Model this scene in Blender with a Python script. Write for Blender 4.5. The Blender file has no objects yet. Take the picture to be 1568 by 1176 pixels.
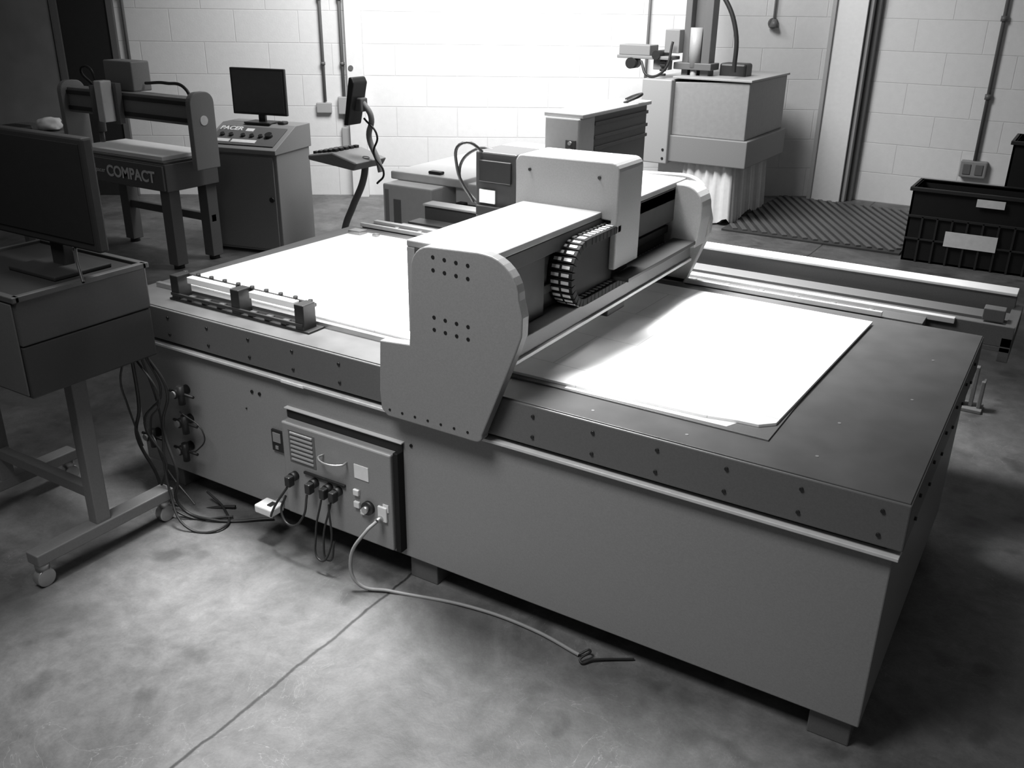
import bpy, bmesh, math, random
from mathutils import Matrix, Vector
random.seed(4)
S=bpy.context.scene
try:
    S.view_settings.view_transform='Standard'; S.view_settings.look='None'
except Exception: pass

# ---------------- materials ----------------
MC={}
def mat(name,g,rough=.5,metal=0.0,noise=.06,scale=25,bump=0.0,spec=.4):
    if name in MC: return MC[name]
    m=bpy.data.materials.new(name);m.use_nodes=True
    nt=m.node_tree;b=nt.nodes["Principled BSDF"]
    b.inputs["Roughness"].default_value=rough;b.inputs["Metallic"].default_value=metal
    b.inputs["Specular IOR Level"].default_value=spec
    tc=nt.nodes.new("ShaderNodeTexCoord")
    n=nt.nodes.new("ShaderNodeTexNoise");n.inputs["Scale"].default_value=scale;n.inputs["Detail"].default_value=5
    nt.links.new(tc.outputs["Object"],n.inputs["Vector"])
    r=nt.nodes.new("ShaderNodeValToRGB")
    a=g*(1-noise);c=min(1,g*(1+noise))
    r.color_ramp.elements[0].position=.3;r.color_ramp.elements[1].position=.7
    r.color_ramp.elements[0].color=(a,a,a,1);r.color_ramp.elements[1].color=(c,c,c,1)
    nt.links.new(n.outputs["Fac"],r.inputs["Fac"]);nt.links.new(r.outputs["Color"],b.inputs["Base Color"])
    if bump>0:
        bp=nt.nodes.new("ShaderNodeBump");bp.inputs["Strength"].default_value=bump;bp.inputs["Distance"].default_value=.01
        nt.links.new(n.outputs["Fac"],bp.inputs["Height"]);nt.links.new(bp.outputs["Normal"],b.inputs["Normal"])
    MC[name]=m;return m
paint=mat("paint_mid_grey",.25,.42,scale=180,bump=.04)
paint_p=mat("paint_gantry_grey",.23,.42,scale=180,bump=.04)
paint_b=mat("paint_background_grey",.22,.5,scale=180,bump=.04)
paint_l=mat("paint_light_grey",.34,.45,scale=180,bump=.04)
paint_d=mat("paint_dark_grey",.12,.42,scale=180,bump=.04)
top_m=mat("bed_top_grey",.11,.34,noise=.16,scale=7,metal=.15)
white=mat("white_board",.88,.6,noise=.03,scale=6)
whitep=mat("white_paint",.72,.4,noise=.03)
black=mat("black_plastic",.02,.45)
rubber=mat("black_rubber",.012,.7,spec=.2)
steel=mat("bare_steel",.45,.35,metal=.85)
lip_m=mat("bright_edge_metal",.6,.35,metal=.1)
hole_m=mat("bolt_dark",.03,.4,metal=.3)
desk_m=mat("desk_dark_paint",.035,.5,scale=120)
desk_m2=mat("desk_darker_paint",.022,.5,scale=120)
desk_f=mat("desk_front_grey",.06,.55,scale=120)
stand_m=mat("stand_grey",.14,.5,scale=120)
cloth_m=mat("cloth_white",.75,.9,noise=.05)
label_m=mat("label_white",.75,.5)
grip=mat("cable_grey",.24,.5)

def board_material():
    m=bpy.data.materials.new("scored_board");m.use_nodes=True;nt=m.node_tree;b=nt.nodes["Principled BSDF"]
    tc=nt.nodes.new("ShaderNodeTexCoord");mp=nt.nodes.new("ShaderNodeMapping");nt.links.new(tc.outputs["Object"],mp.inputs[0])
    mp.inputs["Rotation"].default_value=(0,0,.03)
    br=nt.nodes.new("ShaderNodeTexBrick");nt.links.new(mp.outputs[0],br.inputs["Vector"])
    br.inputs["Scale"].default_value=1;br.inputs["Brick Width"].default_value=.43;br.inputs["Row Height"].default_value=.31
    br.inputs["Mortar Size"].default_value=.0018;br.offset=.37
    br.inputs["Color1"].default_value=(.82,.82,.82,1);br.inputs["Color2"].default_value=(.80,.80,.80,1);br.inputs["Mortar"].default_value=(.58,.58,.58,1)
    n=nt.nodes.new("ShaderNodeTexNoise");n.inputs["Scale"].default_value=5;n.inputs["Detail"].default_value=8
    nt.links.new(tc.outputs["Object"],n.inputs["Vector"])
    r=nt.nodes.new("ShaderNodeValToRGB");r.color_ramp.elements[0].position=.3;r.color_ramp.elements[1].position=.6
    r.color_ramp.elements[0].color=(.86,.86,.86,1);r.color_ramp.elements[1].color=(1,1,1,1);nt.links.new(n.outputs["Fac"],r.inputs["Fac"])
    x=nt.nodes.new("ShaderNodeMixRGB");x.blend_type='MULTIPLY';x.inputs["Fac"].default_value=1
    nt.links.new(br.outputs["Color"],x.inputs[1]);nt.links.new(r.outputs["Color"],x.inputs[2]);nt.links.new(x.outputs[0],b.inputs["Base Color"])
    b.inputs["Roughness"].default_value=.5
    return m
board_m=board_material()

# ---------------- builders ----------------
PAR=None
def group(name,loc=(0,0,0),rz=0):
    global PAR
    e=bpy.data.objects.new(name,None);e.empty_display_size=.1
    S.collection.objects.link(e);e.location=loc;e.rotation_euler=(0,0,rz);PAR=e;return e
def link(o):
    S.collection.objects.link(o)
    if PAR is not None:o.parent=PAR
    return o
def fin(bm,name,m,bev=0,smooth=False,seg=2):
    me=bpy.data.meshes.new(name)
    bmesh.ops.recalc_face_normals(bm,faces=bm.faces)
    bm.to_mesh(me);bm.free()
    o=bpy.data.objects.new(name,me);me.materials.append(m);link(o)
    if smooth:
        for p in me.polygons:p.use_smooth=True
    if bev>0:
        b=o.modifiers.new("bev",'BEVEL');b.width=bev;b.segments=seg;b.limit_method='ANGLE';b.angle_limit=.6
    return o
CF=[(0,1,3,2),(4,6,7,5),(0,4,5,1),(2,3,7,6),(0,2,6,4),(1,5,7,3)]
def boxes(name,lst,m,bev=0):
    bm=bmesh.new()
    for x,y,z in lst:
        v=[bm.verts.new((a,b,c)) for a in x for b in y for c in z]
        for f in CF: bm.faces.new([v[i] for i in f])
    return fin(bm,name,m,bev)
def box(name,x,y,z,m,bev=.003): return boxes(name,[(x,y,z)],m,bev)
def prism(name,pts,axis,a,b,m,bev=.003):
    bm=bmesh.new()
    def P(p,t):
        return (p[0],t,p[1]) if axis=='y' else ((t,p[0],p[1]) if axis=='x' else (p[0],p[1],t))
    A=[bm.verts.new(P(p,a)) for p in pts];B=[bm.verts.new(P(p,b)) for p in pts]
    bm.faces.new(A);bm.faces.new(B[::-1]);n=len(pts)
    for i in range(n):bm.faces.new([A[i],B[i],B[(i+1)%n],A[(i+1)%n]])
    return fin(bm,name,m,bev)
def cyls(name,lst,m,seg=16,bev=0):
    bm=bmesh.new()
    for p0,p1,r in lst:
        p0=Vector(p0);p1=Vector(p1);d=p1-p0;q=d.to_track_quat('Z','Y')
        rr=r if isinstance(r,tuple) else (r,r)
        M=Matrix.Translation((p0+p1)/2)@q.to_matrix().to_4x4()
        bmesh.ops.create_cone(bm,cap_ends=True,segments=seg,radius1=rr[0],radius2=rr[1],depth=d.length,matrix=M)
    o=fin(bm,name,m,bev)
    for p in o.data.polygons:
        if len(p.vertices)==4:p.use_smooth=True
    return o
def tube(name,pts,r,m):
    c=bpy.data.curves.new(name,'CURVE');c.dimensions='3D';c.bevel_depth=r;c.bevel_resolution=3;c.resolution_u=8
    s=c.splines.new('BEZIER');s.bezier_points.add(len(pts)-1)
    for i,p in enumerate(pts):
        bp=s.bezier_points[i];bp.co=p;bp.handle_left_type=bp.handle_right_type='AUTO'
    o=bpy.data.objects.new(name,c);c.materials.append(m);return link(o)
def text(name,body,size,M,m,ext=.001,bold=False):
    c=bpy.data.curves.new(name,'FONT');c.body=body;c.size=size;c.extrude=ext;c.align_x='CENTER';c.align_y='CENTER'
    if bold:c.offset=size*.03
    o=bpy.data.objects.new(name,c);c.materials.append(m);link(o);o.matrix_local=M;return o
def arc(cx,cy,r,a0,a1,n=8):
    return [(cx+r*math.cos(math.radians(a0+(a1-a0)*i/n)),cy+r*math.sin(math.radians(a0+(a1-a0)*i/n))) for i in range(n+1)]
FRONT=Matrix.Rotation(math.pi/2,4,'X')

# ---------------- floor ----------------
m=bpy.data.materials.new("concrete_floor");m.use_nodes=True;nt=m.node_tree;L=nt.links;b=nt.nodes["Principled BSDF"]
tc=nt.nodes.new("ShaderNodeTexCoord")
def noise(sc,det=6,ro=.6,dist=0):
    n=nt.nodes.new("ShaderNodeTexNoise");n.inputs["Scale"].default_value=sc;n.inputs["Detail"].default_value=det
    n.inputs["Roughness"].default_value=ro;n.inputs["Distortion"].default_value=dist
    L.new(tc.outputs["Object"],n.inputs["Vector"]);return n
def ramp(src,p0,c0,p1,c1):
    r=nt.nodes.new("ShaderNodeValToRGB");r.color_ramp.elements[0].position=p0;r.color_ramp.elements[1].position=p1
    r.color_ramp.elements[0].color=(c0,c0,c0,1);r.color_ramp.elements[1].color=(c1,c1,c1,1);L.new(src,r.inputs["Fac"]);return r.outputs["Color"]
def mul(a,c,f=1,bt='MULTIPLY'):
    x=nt.nodes.new("ShaderNodeMixRGB");x.blend_type=bt;x.inputs["Fac"].default_value=f;L.new(a,x.inputs[1]);L.new(c,x.inputs[2]);return x.outputs[0]
def M_(op,a,bv):
    x=nt.nodes.new("ShaderNodeMath");x.operation=op
    if isinstance(a,(int,float)):x.inputs[0].default_value=a
    else:L.new(a,x.inputs[0])
    if isinstance(bv,(int,float)):x.inputs[1].default_value=bv
    else:L.new(bv,x.inputs[1])
    return x.outputs[0]
n1=noise(2.6,9,.66,.5);n2=noise(12,8,.72,.3);n3=noise(110,3);n4=noise(.9,4,.5,.3);n5=noise(3.1,5,.5,2.5);n6=noise(1.4,3,.5)
col=mul(ramp(n1.outputs["Fac"],.34,.095,.66,.20),ramp(n2.outputs["Fac"],.32,.74,.64,1.08))
col=mul(col,ramp(n3.outputs["Fac"],.3,.9,.7,1.04));col=mul(col,ramp(n4.outputs["Fac"],.38,.74,.58,1.0))
n7=noise(5.5,2,.4,.2);col=mul(col,ramp(n7.outputs["Fac"],.62,1.0,.74,.55))
sc=M_('ABSOLUTE',M_('SUBTRACT',n5.outputs["Fac"],.5),0)
scm=mul(ramp(sc,.0,.10,.003,0.0),ramp(n6.outputs["Fac"],.50,0,.62,1))
col=mul(col,scm,1,'ADD')
sx=nt.nodes.new("ShaderNodeSeparateXYZ");L.new(tc.outputs["Object"],sx.inputs[0])
nj=noise(7,4)
off=M_('MULTIPLY',M_('SUBTRACT',nj.outputs["Fac"],.5),.03)
ds=M_('ABSOLUTE',M_('ADD',M_('ADD',sx.outputs[0],1.8),off),0)
col=mul(col,ramp(ds,.003,.15,.008,1.0))
L.new(col,b.inputs["Base Color"]);b.inputs["Roughness"].default_value=.5
bp=nt.nodes.new("ShaderNodeBump");bp.inputs["Strength"].default_value=.2;bp.inputs["Distance"].default_value=.01
L.new(n2.outputs["Fac"],bp.inputs["Height"]);L.new(bp.outputs[0],b.inputs["Normal"])
concrete=m
box("floor",(-14,6),(-4,14),(-.1,0),concrete,0)

# ---------------- walls ----------------
m=bpy.data.materials.new("painted_blockwork");m.use_nodes=True;nt=m.node_tree;L=nt.links;b=nt.nodes["Principled BSDF"]
tc=nt.nodes.new("ShaderNodeTexCoord");sx=nt.nodes.new("ShaderNodeSeparateXYZ");L.new(tc.outputs["Object"],sx.inputs[0])
cb=nt.nodes.new("ShaderNodeCombineXYZ");L.new(sx.outputs[0],cb.inputs[0]);L.new(sx.outputs[2],cb.inputs[1])
br=nt.nodes.new("ShaderNodeTexBrick");L.new(cb.outputs[0],br.inputs["Vector"])
br.inputs["Scale"].default_value=1;br.inputs["Brick Width"].default_value=.62;br.inputs["Row Height"].default_value=.30
br.inputs["Mortar Size"].default_value=.006;br.inputs["Mortar Smooth"].default_value=.8
br.inputs["Color1"].default_value=(.72,.72,.72,1);br.inputs["Color2"].default_value=(.70,.70,.70,1);br.inputs["Mortar"].default_value=(.63,.63,.63,1)
n=noise(14,6,.7);nb=noise(60,4)
L.new(mul(br.outputs["Color"],ramp(n.outputs["Fac"],.3,.93,.7,1.0)),b.inputs["Base Color"]);b.inputs["Roughness"].default_value=.6
bp=nt.nodes.new("ShaderNodeBump");bp.inputs["Strength"].default_value=.4;bp.inputs["Distance"].default_value=.009;bp.invert=True
L.new(br.outputs["Fac"],bp.inputs["Height"])
bp2=nt.nodes.new("ShaderNodeBump");bp2.inputs["Strength"].default_value=.2;bp2.inputs["Distance"].default_value=.004
L.new(nb.outputs["Fac"],bp2.inputs["Height"]);L.new(bp.outputs[0],bp2.inputs["Normal"]);L.new(bp2.outputs[0],b.inputs["Normal"])
block=m
WA=math.atan2(3.15,4.56)
PAR=None
wb=box("wall_back",(-2.36,5.56),(0,.2),(0,4.2),block,0);wb.location=(-6.86,7.15,0);wb.rotation_euler=(0,0,WA)
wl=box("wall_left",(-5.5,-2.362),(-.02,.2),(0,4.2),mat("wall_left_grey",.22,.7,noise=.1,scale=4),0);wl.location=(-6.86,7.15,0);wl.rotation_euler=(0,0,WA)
wr=box("wall_right",(0,9),(0,.2),(0,4.2),block,0);wr.location=(-2.3,10.3,0)

def wallgroup(name): return group(name,(-6.86,7.15,0),WA)
wallgroup("door_1")
boxes("leaf",[((-2.27,-1.81),(-.03,-.002),(0,2.1))],mat("door_dark",.02,.5),.004)
boxes("frame",[((-2.33,-2.27),(-.05,-.001),(0,2.16)),((-1.81,-1.75),(-.05,-.001),(0,2.16)),((-2.27,-1.81),(-.05,-.001),(2.1,2.16))],paint_d,.004)
wallgroup("electrical_conduit")
cyls("pipes",[((.22,-.03,.95),(.22,-.03,4.1),.016),((.41,-.03,.75),(.41,-.03,4.1),.016),((3.46,-.03,.7),(3.46,-.03,4.1),.014),((-1.66,-.03,1.2),(-1.66,-.03,4.1),.016)],paint_b)
boxes("sockets",[((.13,.28),(-.05,-.002),(.84,.94)),((.35,.47),(-.06,-.002),(.83,1.0)),((.37,.46),(-.05,-.002),(.5,.7))],paint_l,.008)
cyls("saddles",[((x,-.035,z),(x,-.035,z+.03),.024) for z in (1.3,1.9,2.5) for x in (.22,.41,-1.66)]+[((.5,-.11,1.28),(.5,-.06,1.28),.025)],paint_d)
wallgroup("pull_cord_switch")
cyls("conduit",[((4.72,-.03,1.78),(4.72,-.03,4.1),.012)],paint);cyls("dome",[((4.72,-.05,1.70),(4.72,-.05,1.78),(.05,.02))],paint_d);cyls("back",[((4.72,-.03,1.74),(4.72,-.002,1.74),.05)],paint_d)
wallgroup("wall_pilaster")
box("pilaster",(.46,.62),(-.10,-.001),(0,4.1),whitep,.004)
group("steel_column")
boxes("flanges",[((-2.45,-2.41),(10.0,10.2),(0,4.1)),((-2.12,-2.08),(10.1,10.2),(0,4.1))],paint_l,.004)
box("web",(-2.41,-2.12),(10.04,10.08),(0,4.1),whitep,.002)
box("dark_trim",(-2.08,-2.03),(10.2,10.298),(0,4.1),paint_d,.002)  # dark grey strip along the column's right edge
group("wall_socket")
cyls("conduit",[((-.93,10.26,.5),(-.93,10.26,4.1),.018)],paint_d)
boxes("box",[((-1.05,-.81),(10.22,10.298),(.36,.52))],paint,.01)
boxes("outlets",[((-1.02,-.95),(10.21,10.225),(.39,.49)),((-.91,-.84),(10.21,10.225),(.39,.49))],paint_d,.004)
cyls("saddles",[((-.93,10.26,z),(-.93,10.26,z+.05),.03) for z in (1.1,1.8,2.6)],paint_d)

# ================= MAIN ROUTER =================
group("flatbed_cnc_router")
box("base_cabinet",(-3.22,-.20),(2.235,3.64),(.10,.672),paint,.004)
box("base_lip",(-3.235,-.185),(2.207,3.66),(.674,.685),lip_m,.002)
box("painted_gap_shadow",(-3.20,-.22),(2.24,3.64),(.686,.702),black,0)  # black filler strip paints in the shade between lip and bed frame
box("bed_frame",(-3.25,-.18),(2.215,3.68),(.702,.838),paint_d,.004)
box("bed_top",(-3.245,-.185),(2.22,3.675),(.838,.842),top_m,.001)
boxes("feet",[((x,x+.12),(y,y+.12),(0,.10)) for x in (-3.15,-1.80,-.34) for y in (2.26,3.48)],paint_d,.004)
bl=[]
for i in range(6):
    x=-1.27+i*.205
    for z in (.735,.805): bl.append(((x,2.210,z),(x,2.216,z),.0055))
for i in range(6):
    x=-3.15+i*.22
    for z in (.735,.805): bl.append(((x,2.210,z),(x,2.216,z),.0055))
for i in range(6):
    for z in (.735,.805): bl.append(((-.181,2.35+i*.22,z),(-.174,2.35+i*.22,z),.0055))
cyls("frame_bolts",bl,hole_m,12)
cyls("bed_screws",[((x,y,.842),(x,y,.8432),.005) for x,y in ((-.45,2.6),(-.3,2.9),(-.3,3.3),(-.45,2.35),(-.8,2.28),(-1.1,2.28))],grip,10)
box("spoil_sheet_right",(-1.62,-.59),(2.365,3.60),(.842,.847),paint_d,.001)
prism("board_right",[(-1.60,2.385),(-1.27,2.39),(-.98,2.40),(-.80,2.405),(-.70,2.425),(-.64,2.43),(-.60,2.47),(-.56,3.57),(-1.60,3.58)],'z',.847,.856,board_m,.001)
prism("board_lifted_corner",[(-1.25,2.375),(-.72,2.385),(-.70,2.43),(-1.25,2.41)],'z',.842,.8475,whitep,.001)
box("spoil_sheet_left",(-3.22,-1.72),(2.40,3.60),(.842,.846),top_m,.001)
prism("board_left",[(-3.17,2.46),(-1.74,2.44),(-1.74,3.57),(-3.12,3.57)],'z',.846,.854,board_m,.001)
box("edge_stop",(-3.2,-1.87),(2.385,2.405),(.842,.862),steel,.001)
boxes("left_clips",[((-3.12,-3.04),(3.50,3.56),(.854,.872)),((-2.98,-2.95),(3.52,3.55),(.854,.866))],steel,.003)
RX=.035
box("rack_base",(-3.05+RX,-2.30+RX),(2.30,2.385),(.842,.850),black,.002)
boxes("rack_posts",[((x+RX,x+.045+RX),(2.305,2.37),(.84,.945)) for x in (-3.04,-2.70,-2.37)],black,.003)
boxes("rack_bars",[((-3.04+RX,-2.33+RX),(2.372,2.384),(.922,.936)),((-3.04+RX,-2.33+RX),(2.30,2.31),(.862,.874))],black,.002)
boxes("rack_white_bars",[((-2.975+RX,-2.73+RX),(2.335,2.365),(.912,.938)),((-2.63+RX,-2.40+RX),(2.335,2.365),(.912,.938))],white,.002)
cyls("rack_knobs",[((-3.03+RX+i*.075,2.378,.93),(-3.03+RX+i*.075,2.378,.946),.009) for i in range(10)],black)
boxes("rack_clamps",[((-2.96+RX+i*.085,-2.93+RX+i*.085),(2.31,2.34),(.85,.868)) for i in range(7)],paint_d,.003)
boxes("rail_bright",[((-3.2,-.55),(3.69,3.705),(.842,.862)),((-3.2,-.30),(3.80,3.83),(.83,.852))],lip_m,.002)
box("rail_dark",(-3.2,-.40),(3.705,3.80),(.80,.84),paint_d,.002)
cyls("rail_bolts",[((-3.0+i*.15,3.75,.84),(-3.0+i*.15,3.75,.852),.012) for i in range(17)],steel,12)
box("tray_floor",(-3.2,-.09),(3.83,4.32),(.74,.76),paint_d,.002)
box("tray_near_wall",(-3.2,-.09),(3.83,3.85),(.76,.845),paint_d,.003)
box("tray_liner",(-3.2,-.12),(3.86,4.00),(.76,.765),black,.001)
box("tray_mid",(-3.2,-.12),(4.03,4.06),(.76,.79),steel,.003)
box("tray_liner_far",(-3.2,-.12),(4.10,4.21),(.76,.79),paint_d,.001)
box("tray_far_wall",(-3.2,-.12),(4.26,4.32),(.76,.855),paint_d,.003)
box("tray_far_cap",(-3.2,-.12),(4.24,4.34),(.855,.868),whitep,.003)
boxes("tray_end",[((-.13,-.09),(3.83,4.32),(.70,.80)),((-.22,-.14),(4.02,4.08),(.80,.85))],paint_d,.003)
boxes("tray_brackets",[((x,x+.05),(3.66,4.30),(.66,.74)) for x in (-3.1,-1.6,-.5)],paint_d,.003)
OUT=[(-1.83,.775),(-1.82,.955),(-1.70,.965)]+[(-1.685,1.21)]+arc(-1.61,1.22,.075,180,95,6)+[(-1.44,1.303)]+arc(-1.42,1.18,.122,88,0,8)+[(-1.285,1.13),(-1.287,1.07),(-1.305,1.02),(-1.425,.715)]+arc(-1.45,.715,.027,-20,-90,4)+[(-1.80,.69),(-1.826,.71)]
prism("side_plate_near",OUT,'y',2.165,2.205,paint_p,.004)
prism("side_plate_far",OUT,'y',3.69,3.73,paint_p,.004)
hl=[]
for i in range(4):
    for z in (1.265,1.225,1.075,1.035):
        hl.append(((-1.60+i*.042,2.1635,z-.002*i),(-1.60+i*.042,2.17,z-.002*i),.006))
for i in range(7): hl.append(((-1.79+i*.052,2.1635,.715),(-1.79+i*.052,2.17,.715),.0045))
cyls("plate_holes",hl,rubber,16)
cover=mat("cover_dark",.05,.6,spec=.25)
box("beam_core",(-1.70,-1.44),(2.205,3.69),(1.02,1.27),cover,.004)
box("beam_top_cover",(-1.73,-1.405),(2.205,3.69),(1.27,1.292),paint_p,.004)
box("beam_upper_skirt",(-1.42,-1.405),(2.205,3.69),(1.22,1.27),cover,.002)
box("beam_near_cover",(-1.44,-1.415),(2.205,2.52),(1.02,1.22),cover,.002)
box("beam_back_cover",(-1.73,-1.70),(2.205,3.69),(.99,1.27),paint,.003)
box("beam_lower_ledge",(-1.70,-1.36),(2.205,3.69),(.985,1.015),paint_d,.003)
box("beam_lower_skirt",(-1.375,-1.36),(2.205,3.69),(.955,.99),paint_d,.002)
box("beam_lower_rail",(-1.365,-1.350),(2.205,3.69),(.945,.958),lip_m,.002)
box("rack_strip",(-1.442,-1.425),(2.52,3.69),(1.08,1.11),black,.002)
box("cable_shelf",(-1.40,-1.30),(2.93,3.70),(1.045,1.06),black,.002)
box("beam_far_cover",(-1.52,-1.405),(3.12,3.69),(1.13,1.27),cover,.006)
prism("far_motor_cover",[(-1.60,1.03),(-1.30,1.03),(-1.285,1.15)]+arc(-1.37,1.20,.085,0,90,6)+[(-1.60,1.285)],'y',3.58,3.69,paint_b,.006)
prism("carriage_hood",[(-1.76,1.265),(-1.76,1.435)]+arc(-1.735,1.435,.025,180,90,4)+arc(-1.375,1.435,.03,90,0,4)+[(-1.345,1.09),(-1.37,1.09),(-1.37,1.265)],'y',2.90,3.10,paint_p,.006)
box("carriage_inner",(-1.72,-1.38),(2.92,3.08),(1.22,1.27),black,.003)
box("spindle_body",(-1.42,-1.375),(2.93,3.08),(.90,1.12),black,.006)
box("z_motor_box",(-1.95,-1.77),(2.92,3.10),(1.18,1.45),desk_m,.006)
boxes("z_motor_details",[((-1.94,-1.80),(2.905,2.92),(1.21,1.25)),((-1.93,-1.79),(2.91,2.92),(1.34,1.42))],black,.003)
boxes("z_motor_label",[((-1.93,-1.86),(2.915,2.92),(1.26,1.31))],label_m,0)
cyls("hood_bolts",[((-1.70,2.895,1.41),(-1.70,2.90,1.41),.006),((-1.42,2.895,1.41),(-1.42,2.90,1.41),.006)],hole_m,10)
def chain(name,path,w0,w1,th):
    bm=bmesh.new();bw=bmesh.new()
    n=len(path)
    for i in range(n-1):
        a=Vector(path[i]);c=Vector(path[i+1]);d=(c-a);mid=(a+c)/2;l=d.length*.47;d.normalize();nn=Vector((-d.y,d.x))
        parts=[(bm,w0,w1,th,l)]
        for q0 in (w0+.012,w0+.05): parts.append((bw,q0,q0+.028,th*1.15,l*.5))
        for (bb,x0,x1,t,ll) in parts:
            v=[]
            for x in (x0,x1):
                for s in (-1,1):
                    for q in (-1,1):
                        p=mid+d*ll*s+nn*t*.5*q;v.append(bb.verts.new((x,p.x,p.y)))
            for f in CF: bb.faces.new([v[k] for k in f])
    fin(bm,name,rubber,.002);fin(bw,name+"_crossbars",mat("chain_bar",.6,.5),0)
pth=[(2.94-.028*i,1.235) for i in range(9)]+[(2.69+.10*math.cos(math.radians(a)),1.132+.103*math.sin(math.radians(a))) for a in range(102,262,13)]+[(2.70+.028*i,1.030) for i in range(32)]
chain("cable_chain",pth,-1.435,-1.345,.026)
prism("cable_chain_guard",[(2.93,1.215)]+[(2.70+.085*math.cos(math.radians(a)),1.132+.085*math.sin(math.radians(a))) for a in range(90,271,15)]+[(2.93,1.047)],'x',-1.42,-1.37,rubber,.002)
tube("carriage_cable",[(-1.9,2.95,1.42),(-1.98,2.88,1.48),(-2.02,2.9,1.38),(-1.98,2.95,1.25)],.006,black)
tube("carriage_cable_loop",[(-1.85,3.0,1.43),(-2.0,3.0,1.44),(-2.08,3.0,1.34),(-1.98,3.0,1.22)],.006,black)
box("slot_recess",(-2.335,-1.795),(2.226,2.24),(.525,.56),black,.001)
box("slot_lip",(-2.34,-1.79),(2.217,2.236),(.562,.567),lip_m,.001)
box("electric_box",(-2.335,-1.82),(2.19,2.24),(.135,.522),paint,.006)
box("electric_box_side",(-1.816,-1.795),(2.20,2.236),(.13,.53),rubber,.002)
YF=2.19
boxes("electric_box_vents",[((-2.29,-2.18),(YF-.006,YF+.001),(.375+i*.018,.384+i*.018)) for i in range(7)],paint_l,.002)
box("electric_box_vent_frame",(-2.30,-2.17),(YF-.002,YF),(.365,.50),paint_d,.001)
tube("electric_box_handle",[(-2.13,YF,.44),(-2.13,YF-.03,.44),(-2.02,YF-.03,.44),(-2.02,YF,.44)],.004,steel)
boxes("electric_labels",[((-1.985,-1.92),(YF-.003,YF),(.39,.445)),((-1.86,-1.835),(YF-.003,YF),(.29,.32))],label_m,0)
boxes("electric_modules",[((-1.99,-1.965),(YF-.012,YF),(.32,.345)),((-1.99,-1.965),(YF-.012,YF),(.27,.295)),((-1.96,-1.94),(YF-.012,YF),(.25,.27)),((-1.88,-1.84),(YF-.01,YF),(.25,.31))],whitep,.003)
SK=((-2.28,.31),(-2.18,.31),(-2.11,.31),(-2.065,.31))
cyls("electric_sockets",[((x,YF-.025,z),(x,YF,z),.018) for x,z in SK]+[((-1.925,YF-.015,.285),(-1.925,YF,.285),.026)],black,20)
boxes("plugs",[((x-.013,x+.013),(YF-.05,YF-.02),(z-.03,z+.012)) for x,z in SK],black,.005)
boxes("socket_rail",[((-2.23,-2.03),(YF-.01,YF),(.335,.345))],black,.002)
cyls("rotary_switch",[((-1.925,YF-.03,.285),(-1.925,YF-.014,.285),.013),((-1.865,YF-.035,.262),(-1.865,YF,.262),.011)],steel,16)
boxes("emblem_plate",[((-2.43,-2.37),(2.225,2.236),(.36,.45)),],black,.003)
boxes("emblem_inner",[((-2.42,-2.38),(2.222,2.226),(.40,.44)),((-2.41,-2.395),(2.222,2.226),(.37,.385))],paint,.001)
cyls("body_holes",[((-2.52,2.231,.58),(-2.52,2.236,.58),.007),((-2.48,2.231,.58),(-2.48,2.236,.58),.007),((-1.76,2.231,.56),(-1.76,2.236,.56),.006),((-2.56,2.231,.50),(-2.56,2.236,.50),.003)],rubber,12)
boxes("frame_label",[((-2.33,-2.22),(2.204,2.207),(.674,.684))],label_m,0)
tube("power_cable_a",[(-2.28,2.14,.28),(-2.31,2.11,.22),(-2.34,2.11,.17),(-2.36,2.12,.14)],.0045,black)
tube("power_cable_b",[(-2.18,2.14,.28),(-2.18,2.11,.20),(-2.24,2.10,.15),(-2.29,2.11,.19),(-2.28,2.13,.25)],.0045,black)
tube("power_cable_c",[(-2.11,2.14,.28),(-2.12,2.11,.15),(-2.09,2.09,.055),(-2.05,2.10,.10),(-2.065,2.13,.28)],.004,black)
tube("power_cable_d",[(-2.065,2.14,.28),(-2.085,2.11,.12),(-2.06,2.10,.06),(-2.03,2.11,.15)],.004,black)
tube("conduit_hose",[(-1.865,2.155,.262),(-1.88,2.12,.24),(-1.93,2.08,.12),(-1.90,2.08,.03),(-1.80,2.13,.008),(-1.5,2.21,.008),(-1.25,2.22,.008),(-1.06,2.19,.008)],.0065,grip)
tube("conduit_tail",[(-1.06,2.19,.010),(-1.03,2.21,.025),(-1.04,2.16,.01),(-1.01,2.19,.01),(-.9,2.27,.006)],.004,black)
box("junction_block",(-2.46,-2.37),(2.13,2.20),(.12,.155),label_m,.006)
boxes("junction_arm",[((-2.43,-2.40),(2.19,2.24),(.13,.145))],paint,.002)
boxes("junction_switch",[((-2.41,-2.39),(2.15,2.18),(.155,.16))],black,.001)
AR=((-2.90,.50),(-2.90,.37),(-2.92,.24),(-3.12,.25))
cyls("air_regulators",[((x,2.17,z),(x,2.236,z),.020) for x,z in AR]+[((x+.03,2.18,z-.04),(x+.03,2.18,z+.04),.014) for x,z in AR],black,16)
cyls("air_gauges",[((x,2.162,z),(x,2.17,z),.014) for x,z in AR],grip,16)
cyls("air_fittings",[((x-.05,2.19,z),(x+.09,2.19,z),.006) for x,z in AR],black,10)
tube("air_hose_a",[(-3.1,2.17,.24),(-3.0,2.12,.30),(-2.95,2.12,.18),(-2.8,2.12,.05)],.004,black)
tube("air_hose_b",[(-2.88,2.17,.43),(-2.75,2.17,.36),(-2.8,2.17,.28),(-2.88,2.18,.24)],.003,black)

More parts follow.
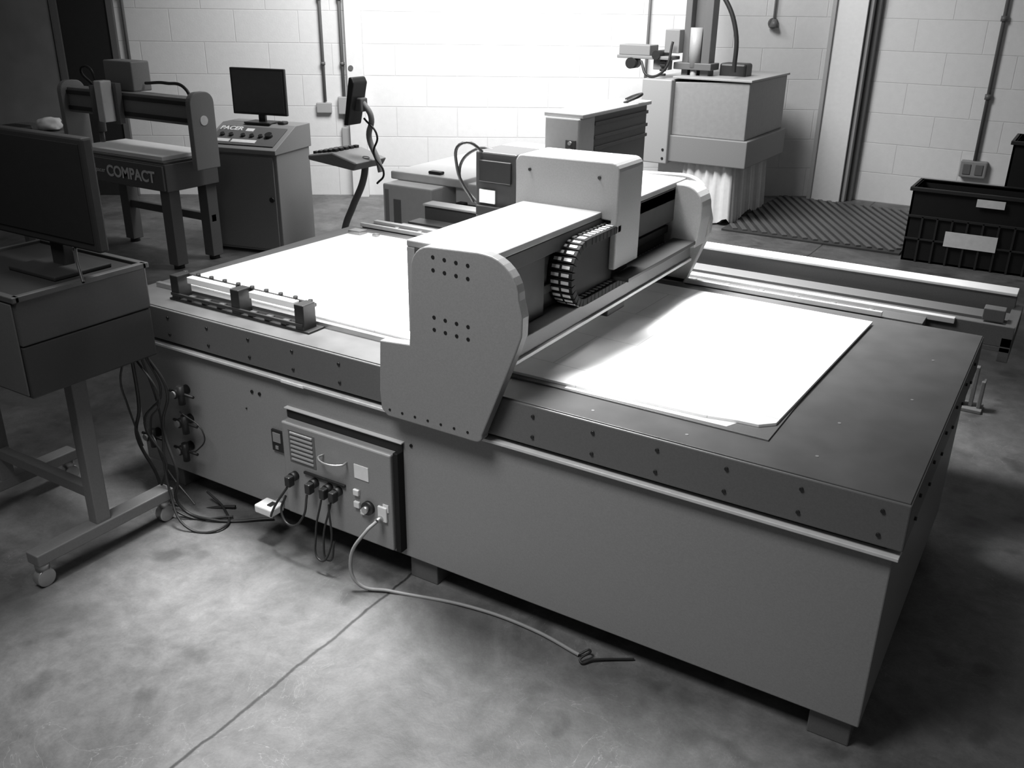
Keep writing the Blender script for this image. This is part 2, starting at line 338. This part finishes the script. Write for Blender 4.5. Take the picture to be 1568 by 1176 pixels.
# ================= WORKSTATION STAND (left front) =================
group("operator_workstation")
X0,X1,Y0,Y1=-3.36,-2.76,1.53,2.02
box("console_lower",(X0,X1),(Y0,Y1),(.75,.93),desk_m2,.006)
box("console_upper",(X0,X1+.002),(Y0-.002,Y1+.002),(.932,1.085),desk_m,.006)
box("console_front_panel",(X0+.01,X1-.01),(Y0-.008,Y0-.002),(.76,1.075),desk_f,.003)
boxes("console_rim",[((X0,X1+.01),(Y0-.01,Y0+.015),(1.08,1.10)),((X0,X1+.01),(Y1-.015,Y1+.01),(1.08,1.10)),((X1-.015,X1+.01),(Y0,Y1),(1.08,1.10)),((X0,X0+.015),(Y0,Y1),(1.08,1.10))],desk_m,.003)
box("console_tray",(X0+.02,X1-.02),(Y0+.02,Y1-.02),(1.07,1.09),rubber,.002)
box("monitor_panel",(-3.27,-2.68),(1.80,1.84),(1.19,1.56),rubber,.008)
box("monitor_screen",(-3.25,-2.70),(1.796,1.801),(1.22,1.54),mat("screen_black",.008,.6,spec=.2),.001)
box("monitor_neck",(-3.0,-2.93),(1.83,1.87),(1.09,1.35),rubber,.004)
box("monitor_foot",(-3.09,-2.83),(1.72,1.94),(1.09,1.105),rubber,.004)
tube("monitor_wire_stand",[(-2.72,1.75,1.10),(-2.78,1.78,1.16),(-2.85,1.83,1.2)],.005,black)
boxes("legs",[((-2.90,-2.85),(1.72,1.78),(.14,.75)),((-3.52,-3.46),(1.72,1.78),(.14,.95))],stand_m,.004)
boxes("base_bars",[((-2.91,-2.84),(1.47,2.06),(.10,.145)),((-3.53,-3.46),(1.47,2.06),(.10,.145))],stand_m,.004)
boxes("cross_bars",[((-3.46,-2.90),(1.73,1.77),(.24,.285)),((-3.46,-3.36),(1.73,1.77),(.78,.84))],stand_m,.004)
for i,(x,y) in enumerate([(-2.875,1.50),(-2.875,2.03),(-3.495,1.50),(-3.495,2.03)]):
    cyls("caster_wheel_%d"%(i+1),[((x-.018,y,.035),(x+.018,y,.035),.035)],steel,24,.004)
    cyls("caster_mount_%d"%(i+1),[((x,y,.07),(x,y,.10),.025)],steel,16)
tube("cable_1",[(-2.80,1.99,.76),(-2.83,2.06,.56),(-2.93,2.04,.42),(-2.86,2.06,.25),(-2.90,2.05,.10),(-2.80,2.08,.012),(-2.65,2.18,.012)],.005,black)
tube("cable_2",[(-2.82,2.0,.76),(-2.78,2.05,.60),(-2.86,2.07,.40),(-2.80,2.06,.22),(-2.84,2.08,.05),(-2.70,2.12,.010),(-2.50,2.26,.012)],.006,black)
tube("cable_3",[(-2.84,2.0,.76),(-2.88,2.08,.45),(-2.84,2.04,.15),(-2.72,2.02,.012),(-2.62,2.10,.012),(-2.72,2.20,.012),(-2.84,2.22,.05)],.005,black)
tube("cable_4",[(-2.86,1.98,.76),(-2.92,2.02,.5),(-3.02,2.06,.32),(-3.0,2.10,.16),(-2.94,2.12,.012),(-2.70,2.24,.012)],.007,black)
tube("cable_5",[(-2.82,1.96,.75),(-2.74,1.98,.62),(-2.90,2.05,.44),(-3.02,2.12,.30),(-3.10,2.17,.26)],.004,black)
tube("cable_6",[(-2.80,1.90,.75),(-2.86,1.92,.66),(-2.96,2.0,.50),(-2.98,2.05,.30)],.004,black)

# ================= CONTROL CONSOLE (rear left) =================
group("control_console",(-6.02,5.11,0),math.radians(13))
box("cabinet",(0,.66),(0,.50),(.02,.80),paint_b,.006)
box("plinth",(.02,.64),(.02,.48),(0,.02),black,0)
box("door",(.03,.63),(-.012,0),(.04,.78),paint_b,.004)
prism("fascia",[(-.03,.80),(-.03,.835),(.30,.985),(.52,.985),(.52,.80)],'x',-.01,.67,paint_b,.004)
sl=math.atan2(.15,.33)
Ms=Matrix.Translation((.33,.125,.911))@Matrix.Rotation(sl,4,'X')
o=box("fascia_panel",(-.30,.30),(-.13,.13),(0,.004),paint_d,.001);o.matrix_local=Ms
text("fascia_logo","PACER",.07,Ms@Matrix.Translation((-.19,.09,.005)),label_m,bold=True)
kn=cyls("fascia_buttons",[((x,-.01,.004),(x,-.01,.022),.018) for x in (-.22,-.14,-.03,.05,.13)]+[((.2,.0,.004),(.2,0,.03),.03)],black,16);kn.matrix_local=Ms
kn=boxes("fascia_labels",[((-.10,.12),(-.10,-.06),(.004,.006)),((-.27,-.12),(-.10,-.06),(.004,.006)),((-.05,.02),(.06,.10),(.004,.006))],label_m);kn.matrix_local=Ms
cyls("lock",[((.6,-.03,.45),(.6,-.01,.45),.02)],black,16)
box("monitor_bezel",(.08,.58),(.33,.36),(1.05,1.41),black,.006)
box("monitor_screen",(.10,.56),(.326,.331),(1.07,1.39),mat("screen_grey",.05,.2),0)
box("monitor_neck",(.30,.36),(.35,.38),(.99,1.15),black,.003)
box("monitor_foot",(.21,.45),(.27,.44),(.985,.998),black,.003)
box("mouse",(.50,.56),(.30,.38),(.985,1.01),black,.01)

# ================= COMPACT ROUTER (rear far left) =================
OFF=(.20,-.19,.0)
group("compact_cnc_router",OFF)
box("bed_frame",(-7.05,-5.90),(4.65,5.14),(.60,.80),paint_d,.006)
box("bed_front",(-7.04,-5.91),(4.63,4.65),(.61,.79),paint_d,.003)
box("bed_top",(-7.05,-5.92),(4.66,5.14),(.80,.815),top_m,.003)
box("bed_board",(-6.95,-5.98),(4.70,5.13),(.815,.845),white,.003)
text("logo","COMPACT",.115,Matrix.Translation((-6.27,4.626,.70))@FRONT,label_m,bold=True)
text("logo_small","pacer",.05,Matrix.Translation((-6.62,4.626,.70))@FRONT,label_m)
boxes("legs",[((x,x+.1),(y,y+.1),(.03,.60)) for x in (-7.0,-6.03) for y in (4.68,5.03)],paint_d,.004)
boxes("leg_brace",[((-7.0,-5.93),(5.05,5.10),(.3,.36))],paint_d,.004)
cyls("leg_feet",[((x+.05,y+.05,0),(x+.05,y+.05,.03),.04) for x in (-7.0,-6.03) for y in (4.68,5.03)],black,16)
pl=[(4.82,.75),(5.04,.75)]+arc(4.96,1.22,.08,0,90,6)+arc(4.90,1.22,.08,90,180,6)
prism("gantry_plate_right",pl,'x',-5.80,-5.75,paint_b,.006)
prism("gantry_plate_left",pl,'x',-7.30,-7.25,paint_b,.006)
cyls("gantry_logo",[((-5.751,4.93,1.1),(-5.746,4.93,1.1),.035)],label_m,16)
boxes("gantry_beam",[((-7.25,-5.80),(4.88,5.02),(1.06,1.25))],paint_b,.004)
boxes("gantry_rails",[((-7.25,-5.80),(4.865,4.88),(1.08,1.11)),((-7.25,-5.80),(4.865,4.88),(1.20,1.23))],hole_m,.003)
box("head_plate",(-6.84,-6.56),(4.82,4.87),(1.02,1.32),paint_d,.004)
box("spindle_cover",(-6.68,-6.60),(4.72,4.82),(1.04,1.34),whitep,.008)
cyls("spindle",[((-6.74,4.77,.96),(-6.74,4.77,1.3),.04),((-6.74,4.77,.88),(-6.74,4.77,.96),.02)],paint_d,20)
box("head_motor_box",(-6.85,-6.52),(4.95,5.12),(1.25,1.47),paint_b,.01)
tube("head_cables",[(-6.8,4.8,1.3),(-6.85,4.75,1.40),(-6.75,4.75,1.43),(-6.7,4.77,1.3)],.01,black)
tube("gantry_hose",[(-6.5,5.05,1.31),(-6.2,5.0,1.33),(-5.95,4.97,1.30),(-5.9,4.97,1.2)],.012,black)

group("storage_bench")
boxes("top",[((-8.2,-7.35),(4.3,5.0),(.82,.86))],paint_d,.006)
boxes("legs",[((x,x+.06),(y,y+.06),(0,.82)) for x in (-8.18,-7.44) for y in (4.33,4.9)],paint_d,.004)
tube("arched_handle",[(-8.0,4.5,.86),(-8.0,4.5,1.30),(-7.92,4.5,1.40),(-7.82,4.5,1.30),(-7.82,4.5,.86)],.03,black)
box("tool_case",(-7.70,-7.45),(4.4,4.6),(.86,.93),black,.02)
bm=bmesh.new();bmesh.ops.create_icosphere(bm,subdivisions=3,radius=.1)
for v in bm.verts:
    v.co*=1+.25*math.sin(v.co.x*60)*math.sin(v.co.y*47+1)*math.cos(v.co.z*51);v.co.z=max(v.co.z,-.04)
cr=fin(bm,"crumpled_cloth",cloth_m,smooth=True);cr.location=(-7.55,4.8,.90);cr.scale=(1,1,.7)

# ================= PENDANT KIOSK =================
group("operator_pendant_stand")
prism("screen",[(-4.83,1.05),(-4.79,1.05),(-4.71,1.36),(-4.73,1.40),(-4.76,1.40)],'y',5.44,5.60,black,.01)
box("screen_bracket",(-4.79,-4.70),(5.50,5.58),(1.15,1.25),paint_d,.01)
tube("post_upper",[(-4.72,5.54,1.22),(-4.66,5.56,1.12),(-4.72,5.6,.95),(-4.64,5.6,.78),(-4.62,5.6,.70)],.022,paint_b)
tube("post",[(-4.76,5.6,.80),(-4.80,5.6,.62),(-4.92,5.6,.40),(-5.02,5.6,.2),(-5.04,5.6,.02)],.028,paint_d)
boxes("foot",[((-5.15,-4.55),(5.57,5.63),(0,.04)),((-5.07,-5.01),(5.3,5.9),(0,.04))],paint_d,.008)
prism("keyboard_shelf",[(-5.20,.76),(-4.74,.72),(-4.70,.78),(-4.95,.84),(-5.20,.80)],'y',5.42,5.78,paint_b,.012)
boxes("keys",[((-5.18+i*.05,-5.145+i*.05),(5.46+j*.06,5.50+j*.06),(.80+i*.009,.825+i*.009)) for i in range(5) for j in range(5)],black,.004)
tube("curly_cable",[(-4.72,5.55,1.1),(-4.60,5.55,.98),(-4.64,5.55,.85),(-4.55,5.55,.70),(-4.62,5.55,.62)],.008,black)

# ================= WHITE MACHINE (middle) =================
group("white_flatbed_cutter")
box("end_block",(-3.95,-3.55),(4.80,5.75),(.45,.815),whitep,.01)
box("end_block_lower",(-3.93,-3.57),(4.84,5.7),(.04,.45),whitep,.006)
box("top_slab",(-4.0,-3.40),(4.95,6.6),(.815,.87),whitep,.01)
box("front_recess",(-3.86,-3.80),(4.795,4.802),(.40,.72),paint_b,.002)
box("front_recess_trim",(-3.93,-3.90),(4.795,4.802),(.30,.78),paint_l,.002)
box("inner_panel",(-3.55,-2.2),(5.3,5.4),(.1,.75),paint_d,.004)
box("tray",(-3.52,-3.10),(4.95,5.35),(.62,.66),whitep,.006)
box("carriage_cover",(-3.50,-3.16),(5.0,5.3),(.70,.84),whitep,.01)
box("bed_rail",(-3.55,-2.0),(4.85,4.95),(.48,.56),paint_l,.006)
boxes("black_parts",[((-3.46,-3.40),(4.94,5.0),(.66,.72)),((-3.18,-3.12),(4.9,5.0),(.56,.78)),((-3.72,-3.62),(5.0,5.05),(.87,.89))],black,.006)
boxes("feet",[((-3.9,-3.8),(4.9,5.0),(0,.04)),((-3.7,-3.6),(5.5,5.6),(0,.04)),((-2.4,-2.3),(5.3,5.4),(0,.1))],black,.003)
tube("cable_a",[(-3.2,4.9,.80),(-3.22,4.88,1.0),(-3.05,4.88,1.06),(-2.98,4.9,.95)],.008,black)
tube("cable_b",[(-3.1,4.9,.6),(-3.14,4.86,.75),(-3.05,4.86,.85),(-3.0,4.9,.7)],.008,black)

group("long_bed_cutter")
box("end_cabinet",(-3.40,-3.12),(6.0,6.25),(.02,1.17),whitep,.01)
box("body",(-3.36,-3.13),(6.25,7.2),(.3,1.17),paint_b,.006)
box("top_cover",(-3.42,-3.10),(6.02,7.22),(1.17,1.20),whitep,.006)
boxes("side_ribs",[((-3.13,-3.115),(6.25,7.2),(z,z+.025)) for z in (.92,1.0,1.10)],paint_d,.002)
boxes("control_panel",[((-3.22,-3.14),(5.985,6.0),(.88,1.02)),],paint_d,.002)
cyls("control_knobs",[((-3.18,5.97,.90+i*.05),(-3.18,5.986,.90+i*.05),.014) for i in range(3)],label_m,12)
boxes("feet",[((-3.36,-3.14),(6.4,6.5),(0,.3)),((-3.36,-3.14),(7.0,7.1),(0,.3))],paint_d,.003)
tube("top_cable",[(-3.2,6.9,1.2),(-3.1,7.0,1.26),(-3.2,7.1,1.24),(-3.3,7.15,1.2)],.012,black)

# ================= HOODED CNC MACHINE =================
group("enclosed_cnc_mill")
prism("hood",[(-3.34,.79),(-3.34,1.26),(-2.64,1.29),(-2.64,.79)],'y',8.28,9.40,mat("hood_grey",.27,.45),.008)
box("hood_lower_band",(-3.36,-2.60),(8.25,9.43),(.55,.79),paint_b,.008)
box("hood_front_panel",(-3.63,-3.34),(8.20,9.2),(.53,1.28),paint_l,.01)
box("hood_rim",(-3.36,-2.62),(8.26,9.42),(1.29,1.31),paint_l,.004)
cyls("hood_bolts",[((x,8.195,z),(x,8.20,z),.012) for x in (-3.59,-3.38) for z in (.58,.66)],hole_m,10)
box("machine_base",(-3.5,-2.82),(8.4,9.2),(.0,.55),whitep,.01)
bm=bmesh.new();prev=None
path=[]
N=60
for i in range(N+1):
    t=i/N
    if t<.3: px,py=-3.2+(t/.3)*.46,8.32
    else: px,py=-2.74,8.32+(t-.3)/.7*1.0
    w=.022*math.sin(i*1.9)
    path.append((px+(w if t>=.3 else 0),py+(w if t<.3 else 0)))
for (a,c) in path:
    v0=bm.verts.new((a,c,.58));v1=bm.verts.new((a+(a+2.9)*.15,c-.01,.04+.03*math.sin(a*40+c*9)))
    if prev:bm.faces.new([prev[0],v0,v1,prev[1]])
    prev=(v0,v1)
fin(bm,"cloth_skirt",cloth_m,smooth=True)
boxes("z_column",[((-3.36,-3.30),(8.45,8.6),(1.25,2.7)),((-3.18,-3.10),(8.45,8.6),(1.25,2.7)),((-3.30,-3.18),(8.55,8.6),(1.25,2.7))],paint_d,.006)
cyls("spindle_motor",[((-3.24,8.45,1.38),(-3.24,8.45,1.72),.055),((-3.24,8.45,1.25),(-3.24,8.45,1.38),.03)],paint_l,20)
box("motor_bracket",(-3.42,-3.06),(8.40,8.62),(1.36,1.42),paint_d,.006)
box("rear_block",(-3.05,-2.80),(8.6,8.8),(1.25,1.42),black,.02)
tube("cable_arc",[(-3.20,8.4,2.15),(-3.0,8.4,1.98),(-2.86,8.4,1.7),(-2.84,8.4,1.36)],.02,black)
boxes("side_arm",[((-3.95,-3.40),(8.3,8.5),(1.44,1.47)),((-3.93,-3.62),(8.3,8.5),(1.47,1.56)),((-3.60,-3.45),(8.35,8.45),(1.35,1.44)),((-3.50,-3.36),(8.35,8.5),(1.5,1.7))],paint_b,.006)
cyls("arm_drums",[((-3.8,8.28,1.40),(-3.8,8.42,1.40),.05),((-3.55,8.28,1.48),(-3.55,8.5,1.48),.04)],black,18)
boxes("arm_fins",[((-3.52,-3.47),(8.32,8.36),(1.3+i*.04,1.32+i*.04)) for i in range(4)],black,.003)
tube("arm_cable",[(-3.7,8.3,1.42),(-3.6,8.25,1.30),(-3.45,8.25,1.35),(-3.4,8.3,1.6)],.012,black)

# ================= MAT, CRATE =================
group("ribbed_rubber_mat")
mx0,mx1,my0,my1=-2.72,-1.16,8.14,9.95
box("mat_base",(mx0,mx1),(my0,my1),(0,.02),mat("mat_rubber",.045,.6),.004)
bm=bmesh.new()
dv=Vector((.55,-1)).normalized();nv=Vector((-dv.y,dv.x))
k=-3.0
while k<3.0:
    c=Vector(((mx0+mx1)/2,(my0+my1)/2))+nv*k
    t0,t1=-9,9
    for ax,lo,hi in ((0,mx0+.03,mx1-.03),(1,my0+.03,my1-.03)):
        a=(lo-c[ax])/dv[ax];e=(hi-c[ax])/dv[ax]
        t0=max(t0,min(a,e));t1=min(t1,max(a,e))
    if t1-t0>.05:
        v=[]
        for t in (t0,t1):
            for s in (-.022,.022):
                for z in (.02,.034):
                    p=c+dv*t+nv*s;v.append(bm.verts.new((p.x,p.y,z)))
        for f in CF: bm.faces.new([v[i] for i in f])
    k+=.08
fin(bm,"mat_ribs",mat("mat_rib",.10,.5),.003)

def crate(name,x0,x1,y0,y1,z0,h,lab=True):
    group(name)
    t=.02
    box("bottom",(x0,x1),(y0,y1),(z0,z0+t),rubber,.003)
    boxes("walls",[((x0,x1),(y0,y0+t),(z0,z0+h)),((x0,x1),(y1-t,y1),(z0,z0+h)),((x0,x0+t),(y0,y1),(z0,z0+h)),((x1-t,x1),(y0,y1),(z0,z0+h))],rubber,.003)
    boxes("rim",[((x0-.02,x1+.02),(y0-.02,y0+t),(z0+h-.03,z0+h)),((x0-.02,x1+.02),(y1-t,y1+.02),(z0+h-.03,z0+h)),((x0-.02,x0+t),(y0,y1),(z0+h-.03,z0+h)),((x1-t,x1+.02),(y0,y1),(z0+h-.03,z0+h))],desk_m2,.004)
    n=9
    boxes("ribs",[((x0+(x1-x0)*i/n-.008,x0+(x1-x0)*i/n+.008),(y0-.015,y0),(z0,z0+h*.62)) for i in range(1,n)]+[((x0,x1),(y0-.015,y0),(z0+h*.6,z0+h*.6+.02)),((x0,x1),(y0-.015,y0),(z0+h*.3,z0+h*.3+.015))],desk_m2,.002)
    if lab: boxes("labels",[((x0+.3,x0+.68),(y0-.022,y0-.016),(z0+.16,z0+.28)),((x0+.48,x0+.68),(y0-.026,y0-.02),(z0+h-.10,z0+h-.04))],label_m)
crate("plastic_crate",-1.13,-.12,8.02,8.45,0,.60)
crate("plastic_crate.001",-.52,.35,8.55,9.05,0,.95,False)
group("floor_bracket")
boxes("base",[((-.30,-.18),(5.0,5.12),(0,.02))],paint_b,.004)
boxes("uprights",[((-.29,-.27),(5.03,5.09),(.02,.17)),((-.21,-.19),(5.03,5.09),(.02,.17)),((-.25,-.23),(5.04,5.08),(.02,.24))],paint_b,.004)

# ---------------- lights ----------------
PAR=None
def area(name,loc,tgt,sx,sy,e,spread=180):
    l=bpy.data.lights.new(name,'AREA');l.shape='RECTANGLE';l.size=sx;l.size_y=sy;l.energy=e;l.spread=math.radians(spread)
    o=bpy.data.objects.new(name,l);S.collection.objects.link(o);o.location=loc
    o.rotation_euler=(Vector(tgt)-Vector(loc)).to_track_quat('-Z','Y').to_euler();return o
area("ceiling_light_back",(-3.9,6.0,3.9),(-4.6,8.2,1.2),2.6,1.4,205,130)
area("added_bed_light",(-2.25,3.5,3.7),(-1.8,3.35,.85),2.6,.7,135,56)  # added lamp without a known fixture, brightens the white boards
area("added_front_light",(-1.8,.5,3.6),(-1.6,1.9,.3),1.3,1.0,34,105)  # added fill lamp, no known fixture, lifts the machine's front face and floor
w=bpy.data.worlds.new("world");S.world=w;w.use_nodes=True
w.node_tree.nodes["Background"].inputs[0].default_value=(1,1,1,1);w.node_tree.nodes["Background"].inputs[1].default_value=.08

# ---------------- camera ----------------
F=1410.0
a=Vector((-2512,-638,F)).normalized();b=Vector((936,-588,F));b=(b-a*a.dot(b)).normalized()
X=-a;Y=b;Z=X.cross(Y)
cam=bpy.data.cameras.new("camera");co=bpy.data.objects.new("camera",cam);S.collection.objects.link(co)
right=Vector((X[0],Y[0],Z[0]));down=Vector((X[1],Y[1],Z[1]));fwd=Vector((X[2],Y[2],Z[2]))
M=Matrix((( right[0],-down[0],-fwd[0],0),(right[1],-down[1],-fwd[1],0),(right[2],-down[2],-fwd[2],2.0),(0,0,0,1)))
co.matrix_world=M
cam.sensor_width=36;cam.lens=F/1568*36;cam.clip_start=.05
S.camera=co
